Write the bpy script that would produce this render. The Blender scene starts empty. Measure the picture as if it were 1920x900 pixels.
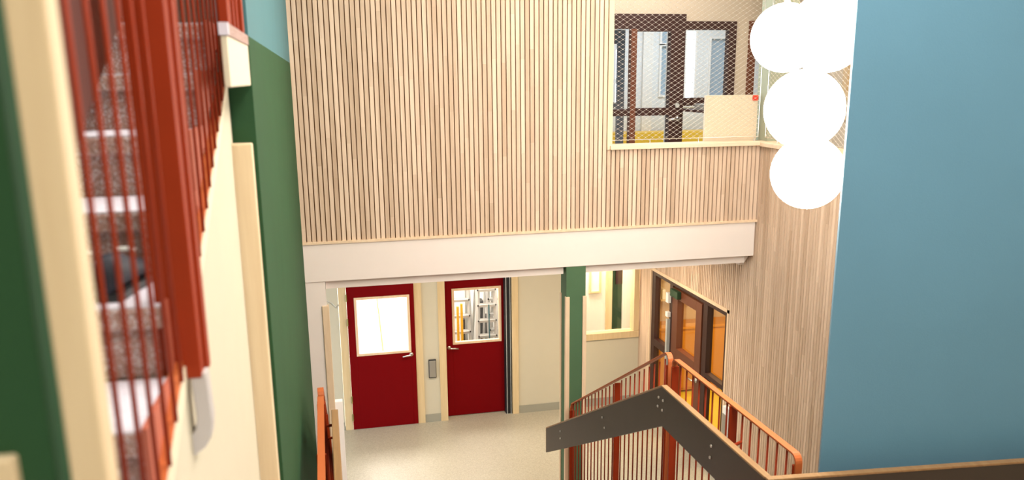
import bpy, math, random
from mathutils import Vector, Matrix
random.seed(7)
SC = bpy.context.scene
COL = SC.collection
E = 4.92                      # eye height above the lower lobby floor; heights below are given relative to the eye

# ------------------------------------------------------------------ camera
cam_d = bpy.data.cameras.new('camera'); cam = bpy.data.objects.new('camera', cam_d); COL.objects.link(cam)
YAW, PITCH, ROLL, FPX, CYP = math.radians(12.653), math.radians(13.398), math.radians(0.608), 1570.0, 519.4
fw = Vector((math.sin(YAW)*math.cos(PITCH), math.cos(YAW)*math.cos(PITCH), -math.sin(PITCH)))
rt = Vector((math.cos(YAW), -math.sin(YAW), 0)); dn = fw.cross(rt)
r2 = math.cos(ROLL)*rt + math.sin(ROLL)*dn
d2 = -math.sin(ROLL)*rt + math.cos(ROLL)*dn
mw = Matrix((( r2.x, -d2.x, -fw.x, 0), (r2.y, -d2.y, -fw.y, 0), (r2.z, -d2.z, -fw.z, E), (0, 0, 0, 1)))
cam.matrix_world = mw
cam_d.sensor_width = 36; cam_d.sensor_fit = 'HORIZONTAL'
cam_d.lens = 36*FPX/1920
cam_d.shift_y = (CYP-450)/1920
cam_d.clip_start = 0.05; cam_d.clip_end = 200
cam_d.dof.use_dof = True; cam_d.dof.focus_distance = 8.5
cam_d.dof.aperture_fstop = (cam_d.lens/1000)/0.012
SC.camera = cam

# ------------------------------------------------------------------ world, view
w = bpy.data.worlds.new('world'); SC.world = w; w.use_nodes = True
w.node_tree.nodes['Background'].inputs[0].default_value = (0.72, 0.86, 1.0, 1)
w.node_tree.nodes['Background'].inputs[1].default_value = 3.0
SC.view_settings.view_transform = 'Standard'; SC.view_settings.look = 'None'
SC.view_settings.gamma = 1; SC.view_settings.exposure = 0.33
SC.view_settings.use_curve_mapping = False

# ------------------------------------------------------------------ area lights
def area(name, loc, sx, sy, power, color, rot=(0, 0, 0)):
    l = bpy.data.lights.new(name, 'AREA'); l.shape = 'RECTANGLE'; l.size = sx; l.size_y = sy
    l.energy = power; l.color = color
    o = bpy.data.objects.new(name, l); COL.objects.link(o)
    o.location = (loc[0], loc[1], loc[2]+E); o.rotation_euler = rot
    return o
WARM = (1.0, 0.83, 0.62); NEUT = (1.0, 0.93, 0.84); COOL = (0.85, 0.93, 1.0)
area('hall_fill', (2.0, 3.0, 2.85), 1.2, 3.2, 170, NEUT)  # added fill from an unseen source above the near stairwell
area('landing_lamp', (1.2, -1.4, 2.7), 1.2, 1.2, 115, NEUT)
area('hall_fill', (2.9, 6.2, 2.85), 1.6, 1.4, 70, NEUT)  # second added fill, unseen above the far stairwell
area('lobby_lamp', (1.25, 9.7, -2.09), 1.2, 0.3, 34, WARM)
area('lobby_lamp', (3.3, 9.7, -2.09), 1.2, 0.3, 34, WARM)
area('corridor_lamp', (3.8, 9.2, 1.5), 1.6, 0.4, 26, NEUT)
area('gallery_lamp', (5.4, 7.0, 1.5), 0.4, 1.6, 20, WARM)
area('classroom_lamp', (0.6, 12.9, -2.15), 0.8, 0.8, 150, NEUT)
area('store_lamp', (2.1, 12.6, -2.15), 0.8, 0.6, 70, NEUT)
area('office_lamp', (3.9, 11.95, -2.12), 0.9, 0.4, 42, (1.0, 0.88, 0.68))
area('playroom_lamp', (6.0, 9.9, -2.15), 1.6, 1.2, 80, (1.0, 0.90, 0.74))
area('upper_room_lamp', (5.8, 12.2, 1.4), 2.0, 1.6, 60, COOL)
area('stair_lamp', (-1.0, 1.6, 2.6), 1.0, 1.6, 40, NEUT)

# ------------------------------------------------------------------ materials
MATS = {}
def nodes(name):
    m = bpy.data.materials.new(name); m.use_nodes = True
    nt = m.node_tree; return m, nt, nt.nodes, nt.links, nt.nodes['Principled BSDF']
def plain(name, col, rough=0.6, metal=0.0, var=0.05, scale=6.0, bump=0.0, bscale=60.0, spec=0.5):
    m, nt, N, L, b = nodes(name)
    tc = N.new('ShaderNodeTexCoord'); nz = N.new('ShaderNodeTexNoise')
    nz.inputs['Scale'].default_value = scale; nz.inputs['Detail'].default_value = 4
    L.new(tc.outputs['Object'], nz.inputs['Vector'])
    mx = N.new('ShaderNodeMix'); mx.data_type = 'RGBA'
    mx.inputs[6].default_value = tuple(c*(1-var) for c in col)+(1,)
    mx.inputs[7].default_value = tuple(min(1, c*(1+var)) for c in col)+(1,)
    L.new(nz.outputs['Fac'], mx.inputs[0]); L.new(mx.outputs[2], b.inputs['Base Color'])
    b.inputs['Roughness'].default_value = rough; b.inputs['Metallic'].default_value = metal
    b.inputs['Specular IOR Level'].default_value = spec
    if bump:
        n2 = N.new('ShaderNodeTexNoise'); n2.inputs['Scale'].default_value = bscale
        L.new(tc.outputs['Object'], n2.inputs['Vector'])
        bp = N.new('ShaderNodeBump'); bp.inputs['Strength'].default_value = bump; bp.inputs['Distance'].default_value = 0.002
        L.new(n2.outputs['Fac'], bp.inputs['Height']); L.new(bp.outputs['Normal'], b.inputs['Normal'])
    MATS[name] = m; return m
def wood(name, c0, c1, grain=(30, 30, 1.6), rough=0.55, rnd=0.0, seg=0.0):
    """timber: grain stretched along the board; rnd mixes in a tone of its own for each board"""
    m, nt, N, L, b = nodes(name)
    tc = N.new('ShaderNodeTexCoord'); mp = N.new('ShaderNodeMapping'); mp.inputs['Scale'].default_value = grain
    oi = N.new('ShaderNodeObjectInfo'); ad = N.new('ShaderNodeVectorMath'); ad.operation = 'MULTIPLY_ADD'
    L.new(tc.outputs['Object'], mp.inputs['Vector'])
    L.new(oi.outputs['Random'], ad.inputs[0]); ad.inputs[1].default_value = (37, 19, 53)
    L.new(mp.outputs['Vector'], ad.inputs[2])
    nz = N.new('ShaderNodeTexNoise'); nz.inputs['Scale'].default_value = 1.0; nz.inputs['Detail'].default_value = 5; nz.inputs['Roughness'].default_value = 0.6
    L.new(ad.outputs[0], nz.inputs['Vector'])
    mt = N.new('ShaderNodeMath'); mt.operation = 'MULTIPLY_ADD'; mt.inputs[1].default_value = rnd; mt.inputs[2].default_value = -rnd/2
    L.new(oi.outputs['Random'], mt.inputs[0])
    a2 = N.new('ShaderNodeMath'); a2.operation = 'ADD'; L.new(nz.outputs['Fac'], a2.inputs[0]); L.new(mt.outputs[0], a2.inputs[1])
    fac = a2.outputs[0]
    if seg:                        # boards jointed end to end from shorter lengths
        sx = N.new('ShaderNodeSeparateXYZ'); L.new(tc.outputs['Object'], sx.inputs[0])
        s1 = N.new('ShaderNodeMath'); s1.operation = 'MULTIPLY_ADD'; s1.inputs[1].default_value = 1/seg; L.new(sx.outputs[2], s1.inputs[0])
        s2 = N.new('ShaderNodeMath'); s2.operation = 'MULTIPLY'; s2.inputs[1].default_value = 91.7; L.new(oi.outputs['Random'], s2.inputs[0]); L.new(s2.outputs[0], s1.inputs[2])
        s3 = N.new('ShaderNodeMath'); s3.operation = 'FLOOR'; L.new(s1.outputs[0], s3.inputs[0])
        wn = N.new('ShaderNodeTexWhiteNoise'); wn.noise_dimensions = '2D'
        cb = N.new('ShaderNodeCombineXYZ'); L.new(s3.outputs[0], cb.inputs[0]); L.new(oi.outputs['Random'], cb.inputs[1]); L.new(cb.outputs[0], wn.inputs['Vector'])
        s4 = N.new('ShaderNodeMath'); s4.operation = 'MULTIPLY_ADD'; s4.inputs[1].default_value = rnd*0.9; L.new(wn.outputs['Value'], s4.inputs[0]); L.new(fac, s4.inputs[2])
        s5 = N.new('ShaderNodeMath'); s5.operation = 'SUBTRACT'; s5.inputs[1].default_value = rnd*0.45; L.new(s4.outputs[0], s5.inputs[0])
        fac = s5.outputs[0]
    cr = N.new('ShaderNodeValToRGB'); cr.color_ramp.elements[0].position = 0.2; cr.color_ramp.elements[1].position = 0.8
    cr.color_ramp.elements[0].color = c0+(1,); cr.color_ramp.elements[1].color = c1+(1,)
    L.new(fac, cr.inputs['Fac']); L.new(cr.outputs['Color'], b.inputs['Base Color'])
    b.inputs['Roughness'].default_value = rough; b.inputs['Specular IOR Level'].default_value = 0.3
    MATS[name] = m; return m
def speckle(name, base, dots, scale=160, rough=0.45, mix=0.5):
    m, nt, N, L, b = nodes(name)
    tc = N.new('ShaderNodeTexCoord'); v = N.new('ShaderNodeTexVoronoi'); v.inputs['Scale'].default_value = scale
    L.new(tc.outputs['Object'], v.inputs['Vector'])
    s = N.new('ShaderNodeSeparateColor'); L.new(v.outputs['Color'], s.inputs[0])
    cr = N.new('ShaderNodeValToRGB'); cr.color_ramp.interpolation = 'CONSTANT'
    cr.color_ramp.elements[0].color = base+(1,); cr.color_ramp.elements[1].position = 1-mix; cr.color_ramp.elements[1].color = dots[0]+(1,)
    for i, d in enumerate(dots[1:]):
        e = cr.color_ramp.elements.new(1-mix+mix*(i+1)/len(dots)); e.color = d+(1,)
    L.new(s.outputs[0], cr.inputs['Fac']); L.new(cr.outputs['Color'], b.inputs['Base Color'])
    b.inputs['Roughness'].default_value = rough
    MATS[name] = m; return m
def glass(name, tint=(1, 1, 1), refl=0.08):
    m = bpy.data.materials.new(name); m.use_nodes = True; nt = m.node_tree; N = nt.nodes; L = nt.links
    for n in list(N): N.remove(n)
    o = N.new('ShaderNodeOutputMaterial'); t = N.new('ShaderNodeBsdfTransparent'); g = N.new('ShaderNodeBsdfGlossy'); mx = N.new('ShaderNodeMixShader'); f = N.new('ShaderNodeLayerWeight')
    f.inputs[0].default_value = 0.5; pw_ = N.new('ShaderNodeMath'); pw_.operation = 'POWER'; pw_.inputs[1].default_value = 5
    ma = N.new('ShaderNodeMath'); ma.operation = 'MULTIPLY_ADD'; ma.inputs[1].default_value = 0.8; ma.inputs[2].default_value = refl/2
    L.new(f.outputs['Facing'], pw_.inputs[0]); L.new(pw_.outputs[0], ma.inputs[0]); t.inputs[0].default_value = tint+(1,); g.inputs['Roughness'].default_value = 0.02
    L.new(ma.outputs[0], mx.inputs[0]); L.new(t.outputs[0], mx.inputs[1]); L.new(g.outputs[0], mx.inputs[2]); L.new(mx.outputs[0], o.inputs[0])
    MATS[name] = m; return m
def glow(name, col, strength):
    m = bpy.data.materials.new(name); m.use_nodes = True; nt = m.node_tree; b = nt.nodes['Principled BSDF']
    b.inputs['Base Color'].default_value = (0.9, 0.9, 0.9, 1); b.inputs['Emission Color'].default_value = col+(1,); b.inputs['Emission Strength'].default_value = strength
    MATS[name] = m; return m
M = MATS
wood('slat_wood', (0.54, 0.375, 0.255), (0.77, 0.575, 0.42), (26, 26, 1.3), 0.6, 0.36, 0.9)
wood('trim_wood', (0.70, 0.50, 0.32), (0.88, 0.67, 0.46), (20, 20, 2), 0.55)
wood('sill_wood', (0.74, 0.55, 0.38), (0.88, 0.69, 0.50), (2, 20, 20), 0.5)
wood('pine_wood', (0.62, 0.465, 0.25), (0.77, 0.61, 0.38), (24, 24, 2), 0.5)
wood('guard_oak', (0.66, 0.50, 0.31), (0.82, 0.67, 0.46), (24, 24, 1.5), 0.5)
wood('edge_oak', (0.22, 0.115, 0.05), (0.36, 0.21, 0.09), (30, 2, 30), 0.35)
plain('slat_backing', (0.32, 0.16, 0.06), 0.9)
plain('beam_paint', (0.84, 0.73, 0.66), 0.45, var=0.02)
plain('wall_cream', (0.60, 0.555, 0.435), 0.75, var=0.025, bump=0.15)
plain('spandrel_cream', (0.60, 0.54, 0.41), 0.7, var=0.03)
plain('string_cream', (0.76, 0.68, 0.51), 0.5, var=0.02)
plain('wall_white', (0.82, 0.80, 0.76), 0.8, var=0.02)
plain('wall_teal', (0.055, 0.175, 0.20), 0.7, var=0.06, scale=3)
plain('wall_green', (0.026, 0.078, 0.033), 0.75, var=0.10, scale=3, bump=0.2, spec=0.15)
plain('column_green', (0.080, 0.150, 0.075), 0.6, var=0.06, scale=5, bump=0.15, spec=0.2)
plain('column_sage', (0.36, 0.38, 0.28), 0.6, var=0.03)
plain('wall_blue', (0.122, 0.280, 0.400), 0.75, var=0.07, scale=1.6, bump=0.25, bscale=120)
plain('wall_beige', (0.55, 0.455, 0.345), 0.75, var=0.03)
plain('door_red', (0.17, 0.0012, 0.003), 0.5, var=0.05, spec=0.08)
plain('rust_steel', (0.29, 0.028, 0.004), 0.5, var=0.08, scale=9, spec=0.2)
plain('rust_rail', (0.50, 0.125, 0.035), 0.45, var=0.06, scale=9, spec=0.3)
plain('board_brown', (0.048, 0.032, 0.019), 0.5, var=0.12, scale=7)
plain('board_brown_shaded', (0.085, 0.014, 0.007), 0.6, spec=0.2)  # brown board with its shade and reddish light put into the colour
plain('frame_brown', (0.034, 0.007, 0.0045), 0.5, var=0.1)
plain('frame_rust', (0.13, 0.034, 0.011), 0.5, var=0.1)
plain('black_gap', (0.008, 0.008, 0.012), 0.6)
plain('bracket_pink', (0.50, 0.13, 0.08), 0.5)
plain('steel', (0.62, 0.60, 0.56), 0.28, 1.0, var=0.04)
plain('brushed_steel', (0.42, 0.41, 0.38), 0.45, 0.8, var=0.06)
plain('galvanised', (0.55, 0.57, 0.55), 0.5, 0.4, var=0.1, scale=20)
plain('wire_steel', (0.70, 0.63, 0.55), 0.4, 0.6, var=0.02)
plain('hinge_brass', (0.36, 0.30, 0.12), 0.4, 0.7)
plain('skirting_grey', (0.34, 0.33, 0.27), 0.6)
plain('white_paint', (0.86, 0.85, 0.82), 0.5, var=0.01)
plain('tread_strip', (0.74, 0.70, 0.80), 0.6, var=0.04)
plain('orange_laminate', (0.56, 0.23, 0.004), 0.5, var=0.03)
plain('yellow_floor', (0.84, 0.66, 0.04), 0.35, var=0.03)
plain('amber_wall', (0.55, 0.40, 0.24), 0.6, var=0.05)
plain('pale_blue', (0.36, 0.47, 0.56), 0.5, var=0.03)
plain('pale_grey', (0.76, 0.78, 0.78), 0.7, var=0.02)
plain('slate_frame', (0.10, 0.13, 0.18), 0.5)
plain('aluminium', (0.50, 0.50, 0.49), 0.4, 0.3, var=0.03)
plain('black_rubber', (0.012, 0.012, 0.014), 0.5)
plain('shoe_navy', (0.010, 0.010, 0.022), 0.6)
plain('teal_cloth', (0.03, 0.13, 0.15), 0.8)
plain('petrol_plastic', (0.01, 0.12, 0.16), 0.4)
plain('yellow_plastic', (0.85, 0.50, 0.02), 0.4)
plain('red_sticker', (0.75, 0.05, 0.02), 0.5)
plain('grey_bar', (0.50, 0.46, 0.45), 0.5)
plain('paper', (0.85, 0.84, 0.80), 0.7)
plain('dark_green_panel', (0.018, 0.055, 0.022), 0.6)
plain('strap_yellow', (0.85, 0.78, 0.30), 0.6)
plain('cord_white', (0.8, 0.74, 0.6), 0.5)
speckle('lobby_floor', (0.42, 0.385, 0.305), [(0.39, 0.35, 0.275), (0.45, 0.42, 0.34), (0.365, 0.335, 0.265)], 90, 0.38, 0.6)
speckle('tread_top', (0.66, 0.62, 0.70), [(0.72, 0.68, 0.76), (0.58, 0.53, 0.60)], 230, 0.5, 0.5)
speckle('terrazzo', (0.40, 0.235, 0.20), [(0.30, 0.165, 0.14), (0.48, 0.34, 0.32), (0.56, 0.48, 0.50), (0.25, 0.14, 0.11)], 230, 0.45, 0.6)
glass('clear_glass'); glass('amber_glass', (0.98, 0.88, 0.70), 0.12)
plain('plywood', (0.74, 0.60, 0.43), 0.6, var=0.04)
glow('globe_glow', (1.0, 0.92, 0.80), 29.0)
glow('panel_glow', (1.0, 0.95, 0.88), 3.0)

# ------------------------------------------------------------------ builders
ORG = {}
def setp(o, label=None, cat=None, group=None, kind=None):
    if label: o['label'] = label
    if cat: o['category'] = cat
    if group: o['group'] = group
    if kind: o['kind'] = kind
    return o
def thing(name, loc, label, cat, group=None, kind=None):
    o = bpy.data.objects.new(name, None); COL.objects.link(o)
    o.location = (loc[0], loc[1], loc[2]+E); o.empty_display_size = 0.1
    ORG[o.name] = Vector(o.location)
    return setp(o, label, cat, group, kind)
class MB:
    def __init__(s): s.v = []; s.f = []; s.smooth = False
    def box(s, x0, x1, y0, y1, z0, z1, e=0.0):
        n = len(s.v)
        s.v += [(x, y, z+E) for z in (z0, z1) for y in (y0, y1) for x in (x0, x1)]
        s.f += [tuple(n+i for i in q) for q in ((0, 2, 3, 1), (4, 5, 7, 6), (0, 1, 5, 4), (2, 6, 7, 3), (0, 4, 6, 2), (1, 3, 7, 5))]
        return s
    def prism(s, pts, axis, a, b):
        """closed outline extruded along an axis: 'x' outlines are (y,z), 'y' (x,z), 'z' (x,y)"""
        n = len(s.v); k = len(pts)
        for t in (a, b):
            for p, q in pts:
                s.v.append((t, p, q+E) if axis == 'x' else (p, t, q+E) if axis == 'y' else (p, q, t+E))
        s.f.append(tuple(range(n+k-1, n-1, -1))); s.f.append(tuple(range(n+k, n+2*k)))
        for i in range(k): s.f.append((n+i, n+(i+1) % k, n+k+(i+1) % k, n+k+i))
        return s
    def tube(s, path, r, n=6, cap=True):
        P = [Vector(p)+Vector((0, 0, E)) for p in path]; b0 = len(s.v)
        rr = r if isinstance(r, (list, tuple)) else [r]*len(P)
        up = None
        for i, p in enumerate(P):
            d = (P[min(i+1, len(P)-1)]-P[max(i-1, 0)]).normalized()
            if up is None: up = Vector((0, 0, 1)) if abs(d.z) < 0.9 else Vector((1, 0, 0))
            a = d.cross(up).normalized(); up2 = a.cross(d).normalized(); up = up2
            for k in range(n):
                t = 2*math.pi*k/n; q = p+(a*math.cos(t)+up2*math.sin(t))*rr[i]; s.v.append(tuple(q))
        for i in range(len(P)-1):
            for k in range(n):
                a0 = b0+i*n+k; a1 = b0+i*n+(k+1) % n; s.f.append((a0, a1, a1+n, a0+n))
        if cap: s.f.append(tuple(range(b0+n-1, b0-1, -1))); s.f.append(tuple(range(b0+(len(P)-1)*n, b0+len(P)*n)))
        return s
    def lathe(s, c, prof, n=24, axis='z'):
        b0 = len(s.v); k = len(prof)
        for i in range(n):
            t = 2*math.pi*i/n
            for r, h in prof:
                x, y, z = r*math.cos(t), r*math.sin(t), h
                if axis == 'x': x, y, z = h, r*math.cos(t), r*math.sin(t)
                if axis == 'y': x, y, z = r*math.cos(t), h, r*math.sin(t)
                s.v.append((c[0]+x, c[1]+y, c[2]+z+E))
        for i in range(n):
            j = (i+1) % n
            for q in range(k-1): s.f.append((b0+i*k+q, b0+j*k+q, b0+j*k+q+1, b0+i*k+q+1))
        return s
    def ball(s, c, r, n=48, m=24, sz=1.0):
        return s.lathe(c, [(max(1e-5, r*math.sin(math.pi*i/m)), -r*sz*math.cos(math.pi*i/m)) for i in range(m+1)], n)
    def strip(s, path, x0, x1, t):
        """flat bar bent along a (y,z) path, t thick, its width from x0 to x1"""
        out, inn = [], []
        for i, (y, z) in enumerate(path):
            a = path[max(i-1, 0)]; b = path[min(i+1, len(path)-1)]
            dy, dz = b[0]-a[0], b[1]-a[1]; l = math.hypot(dy, dz) or 1
            out.append((y-dz/l*t/2, z+dy/l*t/2)); inn.append((y+dz/l*t/2, z-dy/l*t/2))
        for i in range(len(path)-1):
            s.prism([out[i], out[i+1], inn[i+1], inn[i]], 'x', x0, x1)
        return s
    def build(s, name, mat, parent=None, bevel=0.0, smooth=False, origin=None, **p):
        me = bpy.data.meshes.new(name)
        o = ORG[parent.name] if (parent is not None and parent.name in ORG and origin is None) else Vector(origin)+Vector((0, 0, E)) if origin is not None else Vector((0, 0, 0))
        if parent is None and origin is None and s.v:
            xs, ys, zs = zip(*s.v); o = Vector(((min(xs)+max(xs))/2, (min(ys)+max(ys))/2, min(zs)))
        me.from_pydata([tuple(Vector(v)-o) for v in s.v], [], s.f); me.validate(); me.update()
        me.materials.append(M[mat] if isinstance(mat, str) else mat)
        ob = bpy.data.objects.new(name, me); COL.objects.link(ob)
        if smooth:
            for f in me.polygons: f.use_smooth = True
        if bevel:
            b = ob.modifiers.new('bevel', 'BEVEL'); b.width = bevel; b.segments = 2; b.limit_method = 'ANGLE'; b.angle_limit = math.radians(40)
        if parent is not None:
            ob.parent = parent; ob.location = o-ORG[parent.name]
        else: ob.location = o
        ORG[ob.name] = o
        return setp(ob, p.get('label'), p.get('category'), p.get('group'), p.get('kind'))
def repeat(src, parent, loc):
    """another piece that shares the mesh of src; loc is the world place of its own origin"""
    c = src.copy(); COL.objects.link(c); c.parent = parent
    l = Vector((loc[0], loc[1], loc[2]+E)); c.location = l-(ORG[parent.name] if parent else Vector((0, 0, 0))); ORG[c.name] = l
    return c
def B(*a): return MB().box(*a)

# ================================================================== SETTING
f0 = MB(); f0.box(-4, 4.62, 0, 11.6, -5.12, -4.92); f0.box(-4, 4.62, 11.6, 14.6, -5.12, -4.92)
f0.build('floor', 'lobby_floor', kind='structure', label='speckled beige vinyl floor of the lower lobby', category='floor')
f1 = MB(); f1.box(4.62, 9, 3, 14.6, -5.12, -4.92).build('floor', 'yellow_floor', kind='structure', label='bright yellow floor of the room behind the brown glazed door', category='floor')

# slab of the upper floor: lobby ceiling below, corridor floor above
B(-4, 4.55, 8.36, 14.6, -2.03, -1.53).build('ceiling', 'wall_white', kind='structure', label='white lobby ceiling under the upper floor', category='ceiling')
B(4.62, 9, 3.9, 14.6, -2.03, -1.53).build('ceiling', 'wall_white', kind='structure', label='white ceiling over the playroom beside the lobby', category='ceiling')
B(-4, 9, -3, 14.6, 3.0, 3.15).build('ceiling', 'wall_white', kind='structure', label='white ceiling high over the stairwell', category='ceiling')
B(2.89, 9, 8.36, 14.6, 1.62, 1.75).build('ceiling', 'wall_white', kind='structure', label='white ceiling of the upper corridor', category='ceiling')
B(4.86, 9, 3.9, 8.355, 1.62, 1.75).build('ceiling', 'wall_white', kind='structure', label='white ceiling of the side gallery', category='ceiling')

# steel beam
bm = thing('beam', (2.15, 8.25, -1.92), 'long cream painted box beam under the slatted upper wall', 'beam', kind='structure')
B(-0.24, 4.535, 8.15, 8.35, -1.92, -1.545).build('web', 'beam_paint', bm, bevel=0.004)
B(-0.036, 2.395, 8.21, 8.42, -2.005, -1.925).build('flange', 'beam_paint', bm)
B(2.64, 4.46, 8.21, 8.42, -2.005, -1.925).build('flange', 'beam_paint', bm)
MB().prism([(8.22, -1.92), (8.42, -1.92), (8.42, -2.06), (8.34, -2.06)], 'x', 4.47, 4.52).build('bracket', 'beam_paint', bm)

# front slatted wall (upper storey) -------------------------------------------------
wf = thing('wall_front', (1.3, 8.2, -1.545), 'pale timber wall of narrow upright slats above the beam', 'wall', kind='structure')
B(-0.24, 2.86, 8.19, 8.355, -1.545, 3.0).build('backing', 'slat_backing', wf)
B(2.86, 4.55, 8.19, 8.355, -1.545, -0.725).build('backing', 'slat_backing', wf)
B(-0.24, 4.56, 8.135, 8.19, -1.545, -1.522).build('base_strip', 'trim_wood', wf)
B(2.832, 2.885, 8.14, 8.36, -0.725, 3.0).build('opening_trim', 'trim_wood', wf)
PITCH_S = 0.0470
def slat_run(parent, axis, a0, a1, c, z0, z1, width=0.0375, depth=0.034):
    """row of upright slats along x (axis 'x', faces at y=c) or along y (axis 'y', faces at x=c)"""
    n = int(round((a1-a0)/PITCH_S)); p = (a1-a0)/n; src = None
    for i in range(n):
        a = a0+p*(i+0.5)
        org = (a, c, z0) if axis == 'x' else (c, a, z0)
        if src is None:
            mb = MB()
            if axis == 'x': mb.box(a-width/2, a+width/2, c, c+depth, z0, z1)
            else: mb.box(c, c+depth, a-width/2, a+width/2, z0, z1)
            src = mb.build('slat', 'slat_wood', parent, origin=org)
        else:
            repeat(src, parent, org)
slat_run(wf, 'x', -0.235, 2.832, 8.155, -1.522, 2.98)
slat_run(wf, 'x', 2.832, 4.545, 8.155, -1.522, -0.725)
ps = thing('windowsill', (3.7, 8.2, -0.725), 'pale wood sill capping the slatted parapet under the wire mesh', 'sill', kind='structure')
B(2.86, 4.52, 8.115, 8.36, -0.725, -0.682).build('sill_board', 'sill_wood', ps, bevel=0.004)
MB().prism([(4.52, 4.3), (4.86, 4.3), (4.86, 8.36), (4.52, 8.36)], 'z', -0.735, -0.692).build('sill_board', 'sill_wood', ps, bevel=0.004)

# right slatted wall -----------------------------------------------------------------
XR = 4.55
wr = thing('wall_right', (XR+0.04, 8.0, -4.92), 'pale timber side wall of upright slats with the brown glazed door', 'wall', kind='structure')
mb = MB()
mb.box(XR+0.035, XR+0.30, 4.3, 8.70, -4.92, -0.735)
mb.box(XR+0.035, XR+0.07, 8.70, 11.05, -2.72, -2.03)
mb.box(XR+0.035, XR+0.07, 11.05, 11.5, -4.92, -2.03)
mb.build('backing', 'slat_backing', wr)
slat_run(wr, 'y', 4.4, 8.66, XR, -4.9, -0.735, width=0.0355)
slat_run(wr, 'y', 8.66, 11.09, XR, -2.68, -2.03, width=0.0355)
slat_run(wr, 'y', 11.09, 11.50, XR, -4.9, -2.03, width=0.043)
B(XR-0.008, XR+0.09, 8.66, 8.70, -4.92, -2.68).build('door_trim', 'trim_wood', wr)
B(XR-0.008, XR+0.09, 11.05, 11.09, -4.92, -2.68).build('door_trim', 'trim_wood', wr)
B(XR-0.008, XR+0.09, 8.66, 11.09, -2.72, -2.675).build('door_trim', 'trim_wood', wr)

# brown glazed door in the right wall
d3 = thing('door_3', (4.62, 9.9, -4.92), 'dark red brown glazed door with side lights in the slatted side wall', 'door', kind='structure')
X0, X1 = XR+0.015, XR+0.10
def fr(y0, y1, z0, z1, mat='frame_brown', x0=X0, x1=X1, name='frame'): return B(x0, x1, y0, y1, z0, z1).build(name, mat, d3, bevel=0.003)
fr(10.93, 11.05, -4.92, -2.72); fr(8.70, 8.78, -4.92, -2.72)
fr(8.78, 10.93, -2.78, -2.72)
fr(10.32, 10.42, -4.92, -2.78)
fr(9.25, 9.37, -4.92, -2.78)
fr(10.42, 10.93, -3.83, -3.72); fr(10.42, 10.93, -4.92, -4.78)
fr(8.78, 9.25, -4.92, -4.80); fr(8.78, 9.25, -3.72, -3.66)
lf = MB()
lf.box(X0-0.01, X1, 10.13, 10.30, -4.90, -2.80); lf.box(X0-0.01, X1, 9.39, 9.56, -4.90, -2.80)
lf.box(X0-0.01, X1, 9.56, 10.13, -2.93, -2.80); lf.box(X0-0.01, X1, 9.56, 10.13, -3.79, -3.62); lf.box(X0-0.01, X1, 9.56, 10.13, -4.90, -4.72)
leaf3 = lf.build('leaf', 'frame_rust', d3, bevel=0.003)
for y0, y1, z0, z1 in ((9.56, 10.13, -3.62, -2.93), (9.56, 10.13, -4.72, -3.79)):
    B(X1-0.03, X1-0.022, y0, y1, z0, z1).build('pane', 'amber_glass', leaf3)
for y0, y1, z0, z1 in ((10.42, 10.93, -3.72, -2.78), (10.42, 10.93, -4.78, -3.83), (8.78, 9.25, -3.66, -2.78), (8.78, 9.25, -4.80, -3.72)):
    B(X1-0.03, X1-0.022, y0, y1, z0, z1).build('pane', 'amber_glass', d3)
h = MB(); h.lathe((X0-0.012, 9.46, -3.84), [(0.001, -0.012), (0.03, -0.012), (0.03, 0.0), (0.001, 0.0)], 16, 'x')
h.tube([(X0-0.01, 9.46, -3.84), (X0-0.07, 9.46, -3.84), (X0-0.075, 9.50, -3.84), (X0-0.075, 9.60, -3.845)], 0.011, 8)
h.build('handle', 'steel', leaf3, smooth=True)
B(X0-0.07, X0-0.01, 10.02, 10.26, -2.90, -2.80).build('door_closer', 'dark_green_panel', leaf3, bevel=0.006)
g = MB(); g.box(X0-0.05, X0-0.005, 10.36, 10.41, -4.85, -3.27)
g.build('door_rail', 'galvanised', d3, label='grey galvanised strip')
for z in (-3.0, -3.20, -2.93):
    B(X0-0.055, X0-0.005, 10.35, 10.43, z-0.035, z+0.035).build('cable_clip', 'white_paint', d3, bevel=0.004)

# lower back wall --------------------------------------------------------------------
YB = 11.5
wb = thing('wall_back', (2.2, YB, -4.92), 'cream lobby wall holding both dark red doors', 'wall', kind='structure')
mb = MB()
for x0, x1 in ((-4, 0.10), (1.25, 1.49), (2.66, 3.45)): mb.box(x0, x1, YB, YB+0.14, -4.92, -2.03)
for x0, x1 in ((0.10, 1.25), (1.49, 2.66)): mb.box(x0, x1, YB, YB+0.14, -2.62, -2.03)
mb.box(3.45, XR+0.05, YB, YB+0.14, -4.92, -3.85); mb.box(3.45, XR+0.05, YB, YB+0.14, -2.5, -2.03)
mb.build('plaster', 'wall_cream', wb)
for i, (x0, x1) in enumerate(((-4, 0.10), (1.25, 1.49), (2.66, XR-0.005))):
    B(x0, x1, YB-0.012, YB, -4.92, -4.80).build('baseboard_back', 'skirting_grey', kind='structure', label=('grey lobby baseboard left of the first red door', 'short grey baseboard between the two red doors', 'long grey baseboard right of the second red door')[i], category='baseboard')

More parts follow.
